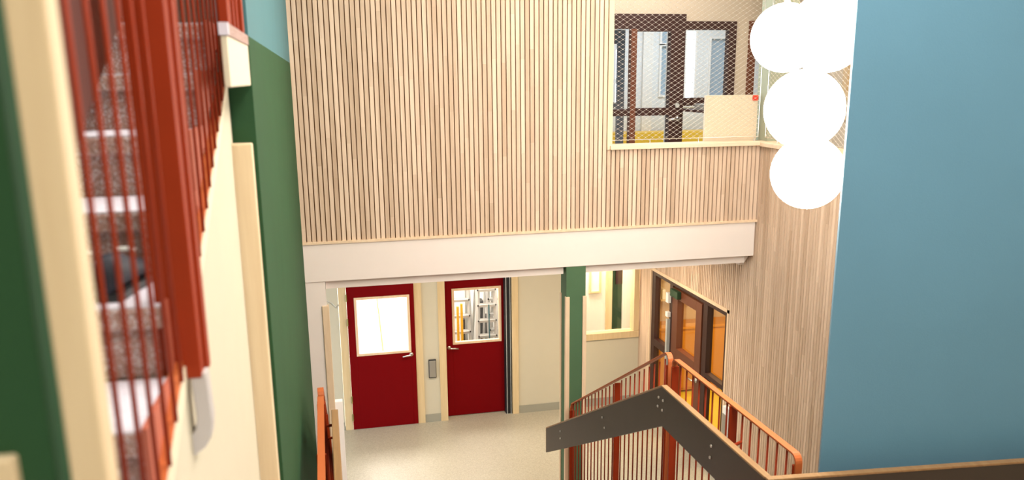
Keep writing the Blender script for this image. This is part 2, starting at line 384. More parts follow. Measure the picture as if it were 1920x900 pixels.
def red_door(nm, label, x0, x1, yb, wx0, wx1, wz0, wz1, hx, hdir, c0, c1, pane, zt=-2.70):
    d = thing(nm, ((x0+x1)/2, yb, -4.92), label, 'door', kind='structure')
    m = MB()
    m.box(x0, wx0, yb, yb+0.045, -4.91, zt); m.box(wx1, x1, yb, yb+0.045, -4.91, zt)
    m.box(wx0, wx1, yb, yb+0.045, -4.91, wz0); m.box(wx0, wx1, yb, yb+0.045, wz1, zt)
    lf = m.build('leaf', 'door_red', d, bevel=0.002)
    t = 0.035; m = MB()
    m.box(wx0, wx0+t, yb-0.010, yb+0.05, wz0, wz1); m.box(wx1-t, wx1, yb-0.010, yb+0.05, wz0, wz1)
    m.box(wx0+t, wx1-t, yb-0.010, yb+0.05, wz0, wz0+t); m.box(wx0+t, wx1-t, yb-0.010, yb+0.05, wz1-t, wz1)
    m.build('glazing_frame', 'trim_wood', lf, bevel=0.003)
    B(wx0+t, wx1-t, yb+0.018, yb+0.024, wz0+t, wz1-t).build('pane', 'clear_glass', lf)
    h = MB(); hz = -3.84
    h.lathe((hx, yb-0.006, hz), [(0.001, -0.006), (0.027, -0.006), (0.027, 0.006), (0.001, 0.006)], 16, 'y')
    h.tube([(hx, yb, hz), (hx, yb-0.055, hz), (hx+hdir*0.02, yb-0.06, hz), (hx+hdir*0.13, yb-0.058, hz-0.012)], 0.011, 8)
    h.build('handle', 'steel', lf, smooth=True)
    B(c0[0], c0[1], YB-0.022, YB+0.14, -4.92, zt+0.05).build('casing', 'pine_wood', d, bevel=0.003)
    B(c1[0], c1[1], YB-0.022, YB+0.14, -4.92, zt+0.05).build('casing', 'pine_wood', d, bevel=0.003)
    B(c0[0], c1[1], YB-0.022, YB+0.14, zt+0.05, zt+0.14).build('casing', 'pine_wood', d, bevel=0.003)
    return d, lf
da, la = red_door('door_1', 'dark red door with a bright white window, left of the wall switch', 0.215, 1.148, 11.46, 0.315, 1.085, -3.81, -2.955, 1.085, -1, (0.105, 0.212), (1.15, 1.255), 'white')
for z in (-2.95, -3.30, -4.45, -4.72):
    MB().tube([(0.213, 11.45, z-0.05), (0.213, 11.45, z+0.05)], 0.011, 8).build('hinge', 'hinge_brass', da)
db, lb = red_door('door_2', 'dark red door with ladders behind its window, right of the wall switch', 1.595, 2.475, 11.62, 1.71, 2.44, -3.80, -2.955, 1.655, 1, (1.487, 1.592), (2.57, 2.665), 'clear')
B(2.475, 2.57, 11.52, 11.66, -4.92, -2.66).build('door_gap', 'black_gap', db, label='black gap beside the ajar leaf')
B(2.487, 2.495, 11.50, 11.53, -4.92, -2.66).build('edge_strip', 'galvanised', db)
B(2.545, 2.553, 11.50, 11.53, -4.92, -2.66).build('edge_strip', 'galvanised', db)

# lobby window right of the column
wi = thing('window_1', (4.0, YB, -3.85), 'wood framed lobby window between the green column and the slatted corner', 'window', kind='structure')
m = MB(); m.box(3.45, 4.545, YB-0.03, YB+0.14, -3.86, -3.76); m.build('window_sill', 'pine_wood', wi, bevel=0.003)
for x0, x1 in ((3.45, 3.52), (4.46, 4.54)): B(x0, x1, YB-0.02, YB+0.14, -3.76, -2.56).build('window_frame', 'pine_wood', wi, bevel=0.003)
B(3.45, 4.54, YB-0.02, YB+0.14, -2.56, -2.48).build('window_frame', 'pine_wood', wi)
B(3.52, 4.46, YB+0.07, YB+0.078, -3.76, -2.56).build('pane', 'clear_glass', wi)

# rooms behind the lower back wall
rw = thing('wall_rear', (1.8, 14.0, -4.92), 'white far walls of the rooms behind the lobby doors', 'wall', kind='structure')
m = MB(); m.box(-1.5, 2.9, 14.0, 14.15, -4.92, -2.03); m.build('rear_panel', 'wall_white', rw)
for x, l in ((1.33, 'white partition between the rooms behind the two red doors'), (2.88, 'white partition right of the ladder store'), (-1.6, 'white outer wall of the room behind the first red door')):
    B(x, x+0.08, 11.64, 14.0, -4.92, -2.03).build('wall_partition', 'wall_white', kind='structure', label=l, category='wall')
orf = thing('wall_office', (4.0, 12.35, -4.92), 'cream office wall seen through the lobby window', 'wall', kind='structure')
m = MB(); m.box(2.95, 4.27, 12.25, 12.35, -4.92, -2.03); m.box(4.56, 4.90, 12.25, 12.35, -4.92, -2.03); m.build('plaster', 'wall_white', orf)
B(4.27, 4.37, 12.21, 12.35, -4.92, -2.5).build('door_casing', 'pine_wood', orf); B(4.37, 4.56, 12.29, 12.35, -4.92, -2.03).build('dark_panel', 'dark_green_panel', orf, label='dark green gap beside the wooden door casing')
B(4.45, 4.56, 12.27, 12.29, -3.22, -2.95).build('dark_board', 'frame_brown', orf)
for a in ((3.99, 4.02, -3.30, -2.7), (4.155, 4.185, -3.30, -2.7), (3.99, 4.185, -3.33, -3.30)): B(a[0], a[1], 12.21, 12.25, a[2], a[3]).build('window_frame', 'pine_wood', orf)
B(4.02, 4.155, 12.235, 12.249, -3.30, -2.7).build('dark_pane', 'pale_grey', orf)
B(4.84, 4.90, 11.64, 12.25, -4.92, -2.03).build('side_panel', 'trim_wood', orf)

# playroom behind the brown door
pw = thing('wall_playroom', (6.5, 12.0, -4.92), 'amber wall of the room behind the brown glazed door', 'wall', kind='structure')
B(4.90, 9, 12.05, 12.15, -4.92, -2.03).build('rear_panel', 'amber_wall', pw); B(8.9, 9, 3.9, 12.05, -4.92, -2.03).build('side_panel', 'amber_wall', pw)
cb = thing('low_cabinet', (6.3, 11.85, -4.92), 'bright orange waist-high cabinet on the yellow floor behind the brown glazed door', 'cabinet')
B(4.97, 7.9, 11.68, 12.04, -4.88, -3.86).build('body', 'orange_laminate', cb)
B(4.95, 7.92, 11.65, 12.04, -3.86, -3.82).build('worktop', 'orange_laminate', cb, bevel=0.004)
for i in range(5):
    x = 4.99+i*0.58
    B(x, x+0.565, 11.665, 11.68, -4.84, -3.90).build('door_panel', 'orange_laminate', cb, bevel=0.003)
sh = thing('wall_shelf', (6.2, 11.95, -3.45), 'open amber shelf of papers on the wall above the orange cabinet', 'shelf')
for z in (-3.42, -3.08, -2.74): B(5.0, 7.6, 11.80, 12.04, z, z+0.025).build('shelf_board', 'pine_wood', sh)
for x in (5.0, 5.8, 6.7, 7.58): B(x, x+0.025, 11.80, 12.04, -3.42, -2.5).build('upright', 'pine_wood', sh)
src = None
for i in range(12):
    x = 5.06+0.2*i+random.uniform(-.01, .01); lvl = (-3.395, -3.055)[i % 2]
    hgt = random.uniform(.14, .25)
    B(x, x+0.05, 11.82, 12.0, lvl, lvl+hgt).build('paper_file', ('paper', 'trim_wood', 'pale_grey')[i % 3], label='pale upright paper file on the shelf above the orange cabinet', category='file', group='paper files on the amber shelf')

# stub wall left, under the beam
sw = thing('wall_stub', (-0.14, 8.3, -4.92), 'narrow cream wall end left of the lobby, beside the green wall', 'wall', kind='structure')
B(-0.60, -0.04, 8.16, 8.36, -4.92, -1.92).build('plaster', 'beam_paint', sw)
B(-0.085, -0.018, 8.145, 8.21, -4.92, -2.165).build('corner_guard', 'trim_wood', sw, bevel=0.004)
hk = MB(); hk.tube([(-0.03, 8.2, -2.13), (0.01, 8.17, -2.15), (0.05, 8.15, -2.19), (0.075, 8.15, -2.16)], 0.008, 6)
hk.build('coat_hook', 'galvanised', sw)

# left green wall (blue above the landing height)
wl = thing('wall_left', (-0.3, 5.6, -4.92), 'dark green stairwell wall, blue above landing height', 'wall', kind='structure')
YL0 = 3.14
gp = [(-0.222, YL0), (-0.229, 8.15), (-0.36, 8.15), (-0.325, YL0)]
MB().prism(gp, 'z', -4.92, 0.15).build('green_part', 'wall_green', wl)
MB().prism(gp, 'z', 0.15, 3.0).build('blue_part', 'wall_teal', wl)
B(-0.318, -0.235, 3.085, 3.14, -3.05, -0.215).build('corner_guard', 'guard_oak', wl, bevel=0.006)

# blue wall right
a = math.radians(-5.5)
def rot(px, py, cx=2.72, cy=3.86): return (cx+(px-cx)*math.cos(a)-(py-cy)*math.sin(a), cy+(px-cx)*math.sin(a)+(py-cy)*math.cos(a))
bw = [rot(2.69, 3.86), rot(6.2, 3.86), rot(6.2, 4.01), rot(2.74, 4.01)]
bw[0] = (2.638, 3.865)
MB().prism([bw[0], bw[1], bw[2], (2.728, 4.01)], 'z', -4.92, 3.0).build('wall_near', 'wall_blue', kind='structure', label='big plain matt blue wall at the right', category='wall')

# rest of the shell, around and behind the camera
B(-1.95, -1.85, -3, 8.2, -4.92, 3.0).build('wall_outer', 'wall_green', kind='structure', label='green outer wall beside the ascending stair', category='wall')
B(-1.95, 4.6, -3.1, -3.0, -4.92, 3.0).build('wall_behind', 'wall_cream', kind='structure', label='cream wall behind the upper landing', category='wall')
B(4.6, 4.7, -3, 3.66, -4.92, 3.0).build('wall_side', 'wall_cream', kind='structure', label='cream side wall right of the upper landing', category='wall')
B(-1.85, -0.36, 8.19, 8.36, -4.92, 3.0).build('wall_back_left', 'wall_cream', kind='structure', label='cream wall closing the stair side', category='wall')
B(2.86, 4.55, 8.19, 8.36, 1.62, 3.0).build('wall_header', 'wall_beige', kind='structure', label='beige header above the mesh opening', category='wall')
B(4.52, 4.86, 4.2, 8.36, 1.62, 3.0).build('wall_header', 'wall_beige', kind='structure', label='beige header above the side gallery', category='wall')
B(-1.85, 4.6, -3.0, 0.55, -1.72, -1.52).build('floor', 'lobby_floor', kind='structure', label='upper landing floor under the camera', category='floor')
MB().prism([(-0.4, 0.6), (4.6, 0.6), (4.6, 3.62), (2.5, 3.84), (2.5, 5.35), (-0.25, 5.35), (-0.4, 5.35)], 'z', -3.25, -3.07).build('floor', 'terrazzo', kind='structure', label='half landing floor below the camera', category='floor')

# upper corridor wall ----------------------------------------------------------------
YU = 10.0
uw = thing('wall_corridor', (5, YU, -1.53), 'beige corridor wall behind the wire mesh', 'wall', kind='structure')
m = MB(); m.box(2.5, 3.50, YU, YU+0.12, -1.53, 1.62); m.box(3.50, 4.47, YU, YU+0.12, 0.735, 1.62); m.box(4.47, 5.15, YU, YU+0.12, 0.65, 1.62); m.box(5.15, 5.32, YU, YU+0.12, -1.53, 1.62)
m.box(5.32, 9, YU, YU+0.12, 0.66, 1.62); m.box(6.3, 9, YU, YU+0.12, -1.53, 0.66); m.build('plaster', 'wall_beige', uw)
ud = thing('door_4', (4.0, YU, -1.53), 'dark brown framed glass door upstairs behind the mesh', 'door', kind='structure')
def ub(x0, x1, z0, z1, nm='frame', mat='frame_brown', par=None, y0=YU-0.02, y1=YU+0.08): return B(x0, x1, y0, y1, z0, z1).build(nm, mat, par or ud, bevel=0.003)
ub(3.50, 4.47, 0.56, 0.735); ub(3.48, 3.52, -1.53, 0.56)
ub(3.76, 3.835, -1.53, 0.56, mat='frame_rust')
ub(3.52, 3.76, -0.48, -0.395)
lf4 = ub(4.27, 4.46, -1.53, 0.56, 'leaf', y0=YU-0.035); ub(3.835, 4.27, -0.48, -0.385, 'rail', par=lf4, y0=YU-0.035); ub(3.835, 4.27, -1.53, -1.40, 'rail', par=lf4, y0=YU-0.035); ub(3.835, 4.27, 0.53, 0.56, 'rail', par=lf4)
B(3.52, 3.76, YU+0.03, YU+0.036, -1.5, 0.56).build('pane', 'clear_glass', ud); B(3.835, 4.27, YU+0.03, YU+0.036, -1.5, 0.53).build('pane', 'clear_glass', lf4)
h = MB(); h.lathe((4.39, YU-0.04, -0.525), [(0.001, -0.01), (0.03, -0.01), (0.03, 0.005), (0.001, 0.005)], 14, 'y')
h.tube([(4.39, YU-0.04, -0.525), (4.39, YU-0.10, -0.525), (4.24, YU-0.10, -0.53)], 0.013, 8); h.build('handle', 'steel', lf4, smooth=True)
h = MB(); h.lathe((4.375, YU-0.04, -0.36), [(0.001, -0.012), (0.028, -0.012), (0.028, 0.005), (0.001, 0.005)], 14, 'y'); h.build('lock', 'galvanised', lf4)
uwn = thing('window_2', (4.8, YU, -1.53), 'dark brown framed glass panel right of the upstairs door', 'window', kind='structure')
ub(4.47, 5.15, 0.55, 0.652, par=uwn); ub(5.045, 5.15, -1.53, 0.55, par=uwn); ub(4.47, 5.045, -0.37, -0.27, par=uwn); ub(4.47, 5.045, -1.53, -1.4, par=uwn)
B(4.47, 5.045, YU+0.03, YU+0.036, -1.4, 0.55).build('pane', 'clear_glass', uwn)
uw3 = thing('window_3', (5.8, YU, -1.53), 'brown framed corridor window next to the sage column', 'window', kind='structure')
ub(5.32, 5.42, -0.35, 0.66, par=uw3, mat='frame_rust'); ub(5.42, 6.3, 0.56, 0.66, par=uw3, mat='frame_rust'); ub(6.2, 6.3, -0.35, 0.56, par=uw3, mat='frame_rust'); ub(5.32, 6.3, -1.53, -0.25, par=uw3, mat='wall_beige', nm='panel')
B(5.42, 6.2, YU+0.03, YU+0.036, -0.25, 0.56).build('pane', 'clear_glass', uw3)
# sage column in the corner
B(4.665, 4.95, 8.24, 8.50, -1.53, 1.62).build('column', 'column_sage', kind='structure', label='pale sage column in the upper corner beside the globe lamps', category='column')

# upper room beyond the corridor wall, with daylight windows
YF = 14.0
ur = thing('wall_upper_room', (6, YF, -1.53), 'pale far wall with windows in the upstairs room', 'wall', kind='structure')
m = MB()
holes = [(5.00, 5.12, -0.02, 0.45), (5.00, 5.12, -0.45, -0.12), (5.82, 6.0, 0.55, 0.80), (5.82, 6.0, -0.32, 0.50), (6.28, 6.44, -0.5, 0.75), (6.74, 7.05, -0.34, 0.62)]
xs = sorted(set([3, 9]+[h[0] for h in holes]+[h[1] for h in holes])); zs = sorted(set([-1.53, 1.62]+[h[2] for h in holes]+[h[3] for h in holes]))
for i in range(len(xs)-1):
    for j in range(len(zs)-1):
        cx, cz = (xs[i]+xs[i+1])/2, (zs[j]+zs[j+1])/2
        if not any(h[0] < cx < h[1] and h[2] < cz < h[3] for h in holes): m.box(xs[i], xs[i+1], YF, YF+0.12, zs[j], zs[j+1])
m.build('plaster', 'pale_grey', ur)
B(2.9, 3.0, YU+0.12, YF, -1.53, 1.62).build('wall_upper_room_left', 'pale_grey', kind='structure', label='pale left wall of the upstairs room', category='wall'); B(8.9, 9.0, YU+0.12, YF, -1.53, 1.62).build('wall_upper_room_right', 'pale_grey', kind='structure', label='pale right wall of the upstairs room', category='wall')
for hx in holes[2:]:
    t = 0.035
    for x0, x1, z0, z1 in ((hx[0]-t, hx[0], hx[2]-t, hx[3]+t), (hx[1], hx[1]+t, hx[2]-t, hx[3]+t), (hx[0], hx[1], hx[3], hx[3]+t), (hx[0], hx[1], hx[2]-t, hx[2])):
        B(x0, x1, YF-0.03, YF, z0, z1).build('window_frame', 'white_paint', ur)
for hx in (holes[2], holes[3], holes[5]):
    B(hx[0], hx[1], YF+0.04, YF+0.05, hx[2], hx[3]).build('pane', 'pale_blue', ur, label='pale blue window blind')
B(5.28, 5.36, 12.4, 12.5, -1.53, 1.62).build('column', 'white_paint', kind='structure', label='thin white post in the upstairs room', category='column')
B(5.48, 5.66, 13.96, 14.0, -1.53, 1.62).build('pilaster', 'wall_white', ur)
bn = thing('bench', (6.3, 13.7, -1.53), 'long bench with a yellow seat below the upstairs room windows', 'bench')
B(4.6, 8.0, 13.5, 13.95, -1.525, -1.10).build('body', 'white_paint', bn); B(4.58, 8.02, 13.48, 13.95, -1.10, -0.93).build('seat', 'yellow_plastic', bn)
od = thing('door_5', (3.75, 10.9, -1.53), 'slate framed open glass leaf left behind the upstairs door', 'door', kind='structure')
for a_ in ((3.60, 4.02, 0.42, 0.60), (3.92, 4.02, -1.53, 0.42), (3.60, 3.92, -0.42, -0.34)): B(a_[0], a_[1], 10.9, 10.95, a_[2], a_[3]).build('frame', 'slate_frame', od)
B(3.62, 3.70, 10.84, 10.90, 0.38, 0.46).build('door_closer', 'black_rubber', od)

# gallery wall right of the sage column
gw = thing('wall_gallery', (6.1, 7, -1.53), 'beige gallery wall behind the globe lamps', 'wall', kind='structure')
B(6.0, 6.1, 3.9, 10.0, -1.53, 1.62).build('plaster', 'wall_beige', gw)
for y0, y1, z0, z1 in ((8.82, 8.90, -0.52, 0.75), (8.1, 8.82, 0.65, 0.75), (8.1, 8.82, -0.30, -0.20), (8.02, 8.10, -0.52, 0.75)):
    B(5.96, 6.02, y0, y1, z0, z1).build('frame', 'amber_wall', gw)
B(4.86, 6.0, 3.9, 8.36, -1.72, -1.53).build('floor', 'lobby_floor', kind='structure', label='gallery floor behind the side parapet', category='floor')

# ================================================================== GREEN COLUMN in the lobby
gc = thing('column', (2.515, 8.25, -4.92), 'dark green square column with pale wood corner guards under the beam', 'column', kind='structure')
B(2.412, 2.622, 8.155, 8.36, -4.92, -1.92).build('shaft', 'column_green', gc)
for i, (x, y) in enumerate(((2.402, 8.14), (2.588, 8.14), (2.402, 8.33))):
    m = MB(); m.box(x, x+0.044, y, y+0.044, -4.92, -2.243); m.build('corner_guard', 'trim_wood', gc, bevel=0.004)

# ================================================================== WIRE MESH
def mesh_net(name, label, f, u0, u1, v0, v1, du=0.076, dv=0.0475, clips=()):
    t = thing(name, f((u0+u1)/2, v0), label, 'mesh')
    m = MB(); r = 0.0012
    rows = int((v1-v0)/(dv/2))
    nw = int((u1-u0)/du)
    # each wire zigzags up, meeting its neighbours at crimped knots
    def wire(path):
        n0 = len(m.v)
        for u, v in path:
            for du_, dn_ in ((-r, 0), (0, -r), (r, 0), (0, r)):
                c = f(u+du_, v); d_ = f(u, v)
                m.v.append((c[0]+(dn_ if nx else 0), c[1]+(0 if nx else dn_), c[2]+E))
        for q in range(len(path)-1):
            for k_ in range(4):
                a_ = n0+q*4+k_; b_ = n0+q*4+(k_+1) % 4; m.f.append((a_, b_, b_+4, a_+4))
    a0, a1 = f(u0, v0), f(u1, v0); nx = abs(a1[0]-a0[0]) < 1e-6
    r = 0.0016
    for k in range(nw*2+1):
        sg = 1 if k % 2 else -1
        wire([(min(max(u0+(k+0.5)*du/2+sg*(1 if j % 2 else -1)*du/4, u0), u1), v0+j*dv/2) for j in range(rows+1)])
    m.build('wire_net', 'wire_steel', t, kind='stuff')
    m = MB()
    for k in range(nw*2+2):
        for j in range(0, rows+1):
            if (k+j) % 2 == 0: continue
            uu = u0+k*du/2; c = Vector(f(uu, v0+j*dv/2))
            if uu <= u1: m.box(c.x-0.004, c.x+0.004, c.y-0.004, c.y+0.004, c.z-0.0035, c.z+0.0035)
    m.build('knots', 'wire_steel', t, kind='stuff')
    m = MB(); m.tube([f(u0, v0+0.005), f(u1, v0+0.005)], 0.004, 6); m.tube([f(u1, v0), f(u1, v1)], 0.004, 6); m.build('border_cable', 'steel', t)
    for u in clips:
        c = f(u, v0); m = MB(); m.lathe((c[0], c[1], c[2]-0.045), [(0.001, 0), (0.011, 0), (0.011, 0.006), (0.005, 0.01), (0.005, 0.045), (0.009, 0.05), (0.001, 0.056)], 10)
        m.build('cable_clip', 'steel', t, smooth=True)
mesh_net('wire_mesh', 'diamond wire mesh in the opening left of the sage column', lambda u, v: (u, 8.21, v), 2.89, 4.54, -0.64, 1.0, clips=(3.32, 3.86, 4.5))
mesh_net('wire_mesh', 'diamond wire mesh above the side parapet behind the globe lamps', lambda u, v: (4.62, u, v), 5.6, 8.2, -0.65, 1.0, clips=(7.0, 7.95))

# cabinet board behind the mesh
cb2 = thing('notice_board', (4.32, 8.43, -1.53), 'pale plywood board standing behind the mesh, with a red sticker', 'board')
B(4.02, 4.628, 8.41, 8.45, -1.53, -0.207).build('panel', 'plywood', cb2, bevel=0.003)
B(4.562, 4.628, 8.404, 8.41, -0.267, -0.213).build('sticker', 'red_sticker', cb2)
m = MB(); m.box(4.42, 4.76, 9.3, 9.55, -0.40, -0.33); m.build('tool_case', 'brushed_steel', label='grey metal case on the ledge left of the plywood board', category='case')
B(4.40, 4.80, 9.28, 9.98, -0.43, -0.40).build('ledge_shelf', 'frame_brown', label='dark shelf carrying the grey metal case upstairs', category='shelf')

# ================================================================== GLOBE LAMPS
globes = [((3.076, 5.275, 0.240), 'white glass globe lamp at upper left of the hanging cluster'),
          ((2.891, 4.506, 0.234), 'white glass globe lamp at upper right, against the blue wall edge'),
          ((2.737, 4.436, -0.196), 'white glass globe lamp hanging second lowest of the cluster'),
          ((2.978, 4.739, -0.603), 'lowest white glass globe lamp of the hanging cluster')]
for (c, lab) in globes:
    t = thing('globe_lamp', (c[0], c[1], c[2]), lab, 'lamp', 'hanging globe lamps')
    MB().ball(c, 0.225).build('globe', 'globe_glow', t, smooth=True)
    MB().lathe((c[0], c[1], c[2]+0.215), [(0.001, 0), (0.022, 0), (0.020, 0.022), (0.006, 0.032), (0.001, 0.032)], 18).build('cap', 'cord_white', t, smooth=True)
    MB().tube([(c[0], c[1], c[2]+0.245), (c[0], c[1], 2.96)], 0.004, 6).build('cord', 'cord_white', t)
    MB().lathe((c[0], c[1], 2.93), [(0.001, 0), (0.05, 0), (0.055, 0.03), (0.055, 0.07), (0.001, 0.07)], 18).build('canopy', 'white_paint', t, smooth=True)

# unseen ceiling fittings, added around the area lights over hall, stair and landing
for (x, y, sx, sy, l) in ((2.0, 3.0, 1.2, 3.2, 'long flat unseen ceiling panel added to light the near stairwell'), (2.9, 6.2, 1.6, 1.4, 'square flat unseen ceiling panel added to light the far stairwell'), (-1.0, 1.6, 1.0, 1.6, 'flat unseen ceiling panel lamp over the ascending stair'), (1.2, -1.4, 1.2, 1.2, 'square flat unseen ceiling panel lamp over the upper landing')):
    t = thing('unseen_ceiling_light', (x, y, 2.9), l, 'lamp')
    B(x-sx/2-0.03, x+sx/2+0.03, y-sy/2-0.03, y+sy/2+0.03, 2.95, 3.0).build('housing', 'white_paint', t)
    B(x-sx/2, x+sx/2, y-sy/2, y+sy/2, 2.93, 2.95).build('diffuser', 'panel_glow', t)

# ================================================================== DESCENDING STAIR, GUARDS
st = thing('staircase', (1.15, 5.3, -4.92), 'terrazzo stair running down from the half landing to the lobby', 'staircase')
NR = 11; RS = (4.92-3.07)/NR; GO = 0.30
src = None
for i in range(1, NR):
    z = -3.07-RS*i; y = 5.35+GO*(i-1)
    m = MB(); m.box(0.02, 2.30, y, y+GO+0.02, z-RS+0.0, z)
    t_ = m.build('step', 'terrazzo', st, origin=(0, y, z)) if src is None else repeat(src, st, (0, y, z))
    if src is None:
        src = t_
    m = MB(); m.box(0.10, 2.22, y+GO-0.05, y+GO+0.022, z, z+0.003)
    m.build('nosing_strip', 'tread_strip', t_)

def arc(cx, cz, r, a0, a1, n=5): return [(cx+r*math.cos(math.radians(a0+(a1-a0)*i/n)), cz+r*math.sin(math.radians(a0+(a1-a0)*i/n))) for i in range(n+1)]
YK, ZG, SL = 5.50, -2.035, 0.545      # kink, horizontal rail height, slope
def zr(y): return ZG if y <= YK else ZG-(y-YK-0.05)*SL
def guard(name, label, X, yn, yf, bx, both_ends=True, zlow=-3.22, far_post=True):
    g = thing(name, (X, YK, -3.2), label, 'guard rail')
    w2 = 0.021
    # near horizontal panel: rail bent down into the end posts
    path = [(yn, zlow), (yn, ZG-0.05)]+arc(yn+0.045, ZG-0.05, 0.045, 180, 90)+arc(YK-0.065, ZG-0.045, 0.045, 90, 0)+[(YK-0.02, zlow)]
    MB().strip(path, X-w2, X+w2, 0.012).build('top_rail', 'rust_rail', g, bevel=0.002)
    y0 = YK+0.055
    path = [(y0, zlow-0.1), (y0, ZG-0.07)]+arc(y0+0.05, ZG-0.05, 0.05, 180, 62)+[(yf-0.04, zr(yf-0.04)), (yf, zr(yf)-0.05), (yf, zr(yf)-1.12)]
    MB().strip(path, X-w2, X+w2, 0.012).build('top_rail', 'rust_rail', g, bevel=0.002)
    for y, zt, zb in ((yn+0.012, ZG-0.06, zlow), (YK-0.032, ZG-0.06, zlow), (y0+0.014, ZG-0.08, zlow-0.1), (yf-0.012, zr(yf)-0.07, zr(yf)-1.15), (6.69, zr(6.69)-0.012, zr(6.69)-1.2), (4.56, ZG-0.01, zlow)):
        if y < yn: continue
        B(X-0.028, X+0.028, y-0.006, y+0.008, zb, zt).build('post', 'rust_steel', g, bevel=0.002)
    MB().strip([(yn, zlow+0.10), (YK-0.02, zlow+0.10)], X-0.012, X+0.012, 0.012).build('bottom_rail', 'rust_steel', g)
    MB().strip([(y0, zr(y0)-1.02), (yf, zr(yf)-1.02)], X-0.012, X+0.012, 0.012).build('bottom_rail', 'rust_steel', g)
    src = None; y = YK-0.13
    while y > yn+0.05:
        if abs(y-4.56) > 0.05:
            if src is None: src = MB().tube([(X, y, zlow+0.1), (X, y, ZG-0.005)], 0.0065, 8).build('baluster', 'rust_steel', g, origin=(X, y, ZG), smooth=True)
            else: repeat(src, g, (X, y, ZG))
        y -= 0.1035
    src = None; y = y0+0.10
    while y < yf-0.04:
        if abs(y-6.70) > 0.05:
            if src is None: src = MB().tube([(X, y, zr(y)-1.02), (X, y, zr(y)-0.005)], 0.0065, 8).build('baluster', 'rust_steel', g, origin=(X, y, zr(y)), smooth=True)
            else: repeat(src, g, (X, y, zr(y)))
        y += 0.1035
    return g
def board(parent, x, yn, yk, zk, yf, sl, th, hgt, lead=1):
    """laminated handrail board with a rounded timber top edge; lead = +1 when the bolted face looks to -x"""
    top = [(yn, zk), (yk, zk), (yf, zk-(yf-yk)*sl)]
    bot = [(yf, zk-(yf-yk)*sl-hgt), (yk-0.02, zk-hgt), (yn, zk-hgt)]
    b = MB(); b.prism([top[0], top[1], bot[1], bot[2]], 'x', x, x+th); b.prism([top[1], top[2], bot[0], bot[1]], 'x', x, x+th)
    o = b.build('handrail_board', 'board_brown', parent, label='dark brown laminate handrail board')
    e = MB(); e.strip([(yn, zk+0.004), (yk, zk+0.004), (yf+0.002, zk-(yf-yk)*sl+0.004)], x-0.003, x+th+0.003, 0.014)
    e.strip([(yf+0.004, zk-(yf-yk)*sl), (yf+0.004, zk-(yf-yk)*sl-hgt)], x-0.002, x+th+0.002, 0.008)
    e.build('timber_edge', 'edge_oak', o, bevel=0.003)
    return o
gr = guard('stair_guard', 'rust red baluster guard with kinked dark board, beside the blue wall', 2.46, 3.80, 8.09, 2.22)
bo = board(gr, 2.22, 3.735, 5.15, -2.112, 8.26, 0.525, 0.036, 0.285)
for (y, z) in ((7.69, -3.535), (7.69, -3.615), (6.39, -2.85), (6.33, -2.92), (5.19, -2.205), (5.11, -2.20), (5.20, -2.275), (5.12, -2.275), (4.36, -2.205), (4.37, -2.285)):
    MB().lathe((2.216, y, z), [(0.0005, -0.004), (0.009, -0.004), (0.011, 0.003), (0.001, 0.004)], 12, 'x').build('bolt', 'steel', bo, smooth=True)
for y, z in ((4.40, -2.25), (5.48, -2.36), (6.69, -2.97), (8.05, -3.66)):
    m = MB(); m.tube([(2.256, y, z), (2.36, y, z), (2.44, y, z+0.03)], 0.011, 8); m.build('bracket', 'rust_steel', gr, smooth=True)
# the board turns the corner and runs on along the blue wall
c0, c1 = (2.222, 3.735), (4.4, 3.522)
m = MB(); m.prism([(2.222, 3.735), (4.4, 3.522), (4.4, 3.486), (2.222, 3.699)], 'z', -2.40, -2.115)
wbd = m.build('wall_handrail', 'board_brown', label='dark board handrail running along the foot of the blue wall', category='handrail')
m = MB(); m.prism([(2.22, 3.738), (4.4, 3.525), (4.4, 3.483), (2.22, 3.696)], 'z', -2.115, -2.101); m.build('timber_edge', 'edge_oak', wbd, bevel=0.003)
for x in (2.9, 3.6, 4.2):
    yy = 3.735-(x-2.222)*0.0978
    MB().tube([(x, yy, -2.26), (x, yy+0.10, -2.26)], 0.012, 8).build('bracket', 'rust_steel', wbd)

ZG = -2.075
gl = guard('stair_guard', 'rust red baluster guard seen end-on beside the green wall', -0.105, 2.9, 8.0, -0.03)
bo2 = board(gl, -0.035, 2.9, 5.12, -2.055, 8.1, 0.525, 0.036, 0.285)
for y, z in ((4.40, -2.20), (5.48, -2.30), (6.69, -2.92)):
    MB().tube([(-0.03, y, z), (-0.10, y, z)], 0.011, 8).build('bracket', 'rust_steel', gl, smooth=True)
wpn = thing('stair_end_panel', (0.02, 8.44, -4.92), 'thin white panel standing at the stair foot beside the dark board', 'panel')
B(-0.03, 0.058, 8.40, 8.48, -4.92, -3.27).build('panel', 'white_paint', wpn, bevel=0.004)

# ================================================================== ASCENDING STAIR (left, close)
sa = thing('staircase', (-1.0, 1.6, -1.52), 'brown terrazzo stair rising steeply at the left, with pale nosing strips', 'staircase')
r_, g_ = 0.152, 0.2755; Y0, Z0 = 1.45, -0.59
SX0, SX1 = -1.80, -0.330
src = None; src_s = None; src_r = None
for k in range(-6, 6):
    y = Y0+k*g_; z = Z0+k*r_
    depth = g_+0.03 if k < 5 else 1.3
    xr = SX1 if k > -2 else -0.40
    m = MB(); m.box(SX0, xr, y, y+min(depth, 0.30 if k < 5 else 0.26), z-0.045, z)
    if k == 5: m.box(SX0, -0.37, y+0.26, y+depth, z-0.045, z)
    t_ = m.build('tread' if k < 5 else 'landing', 'terrazzo', sa, origin=(-1, y, z), bevel=0.006)
    B(SX0, xr, y+0.003, y+g_, z, z+0.004).build('tread_top', 'tread_top', t_)
    B(SX0, xr, y+0.03, y+0.045, z-r_, z-0.045).build('riser', 'terrazzo', sa, origin=(-1, y, z))
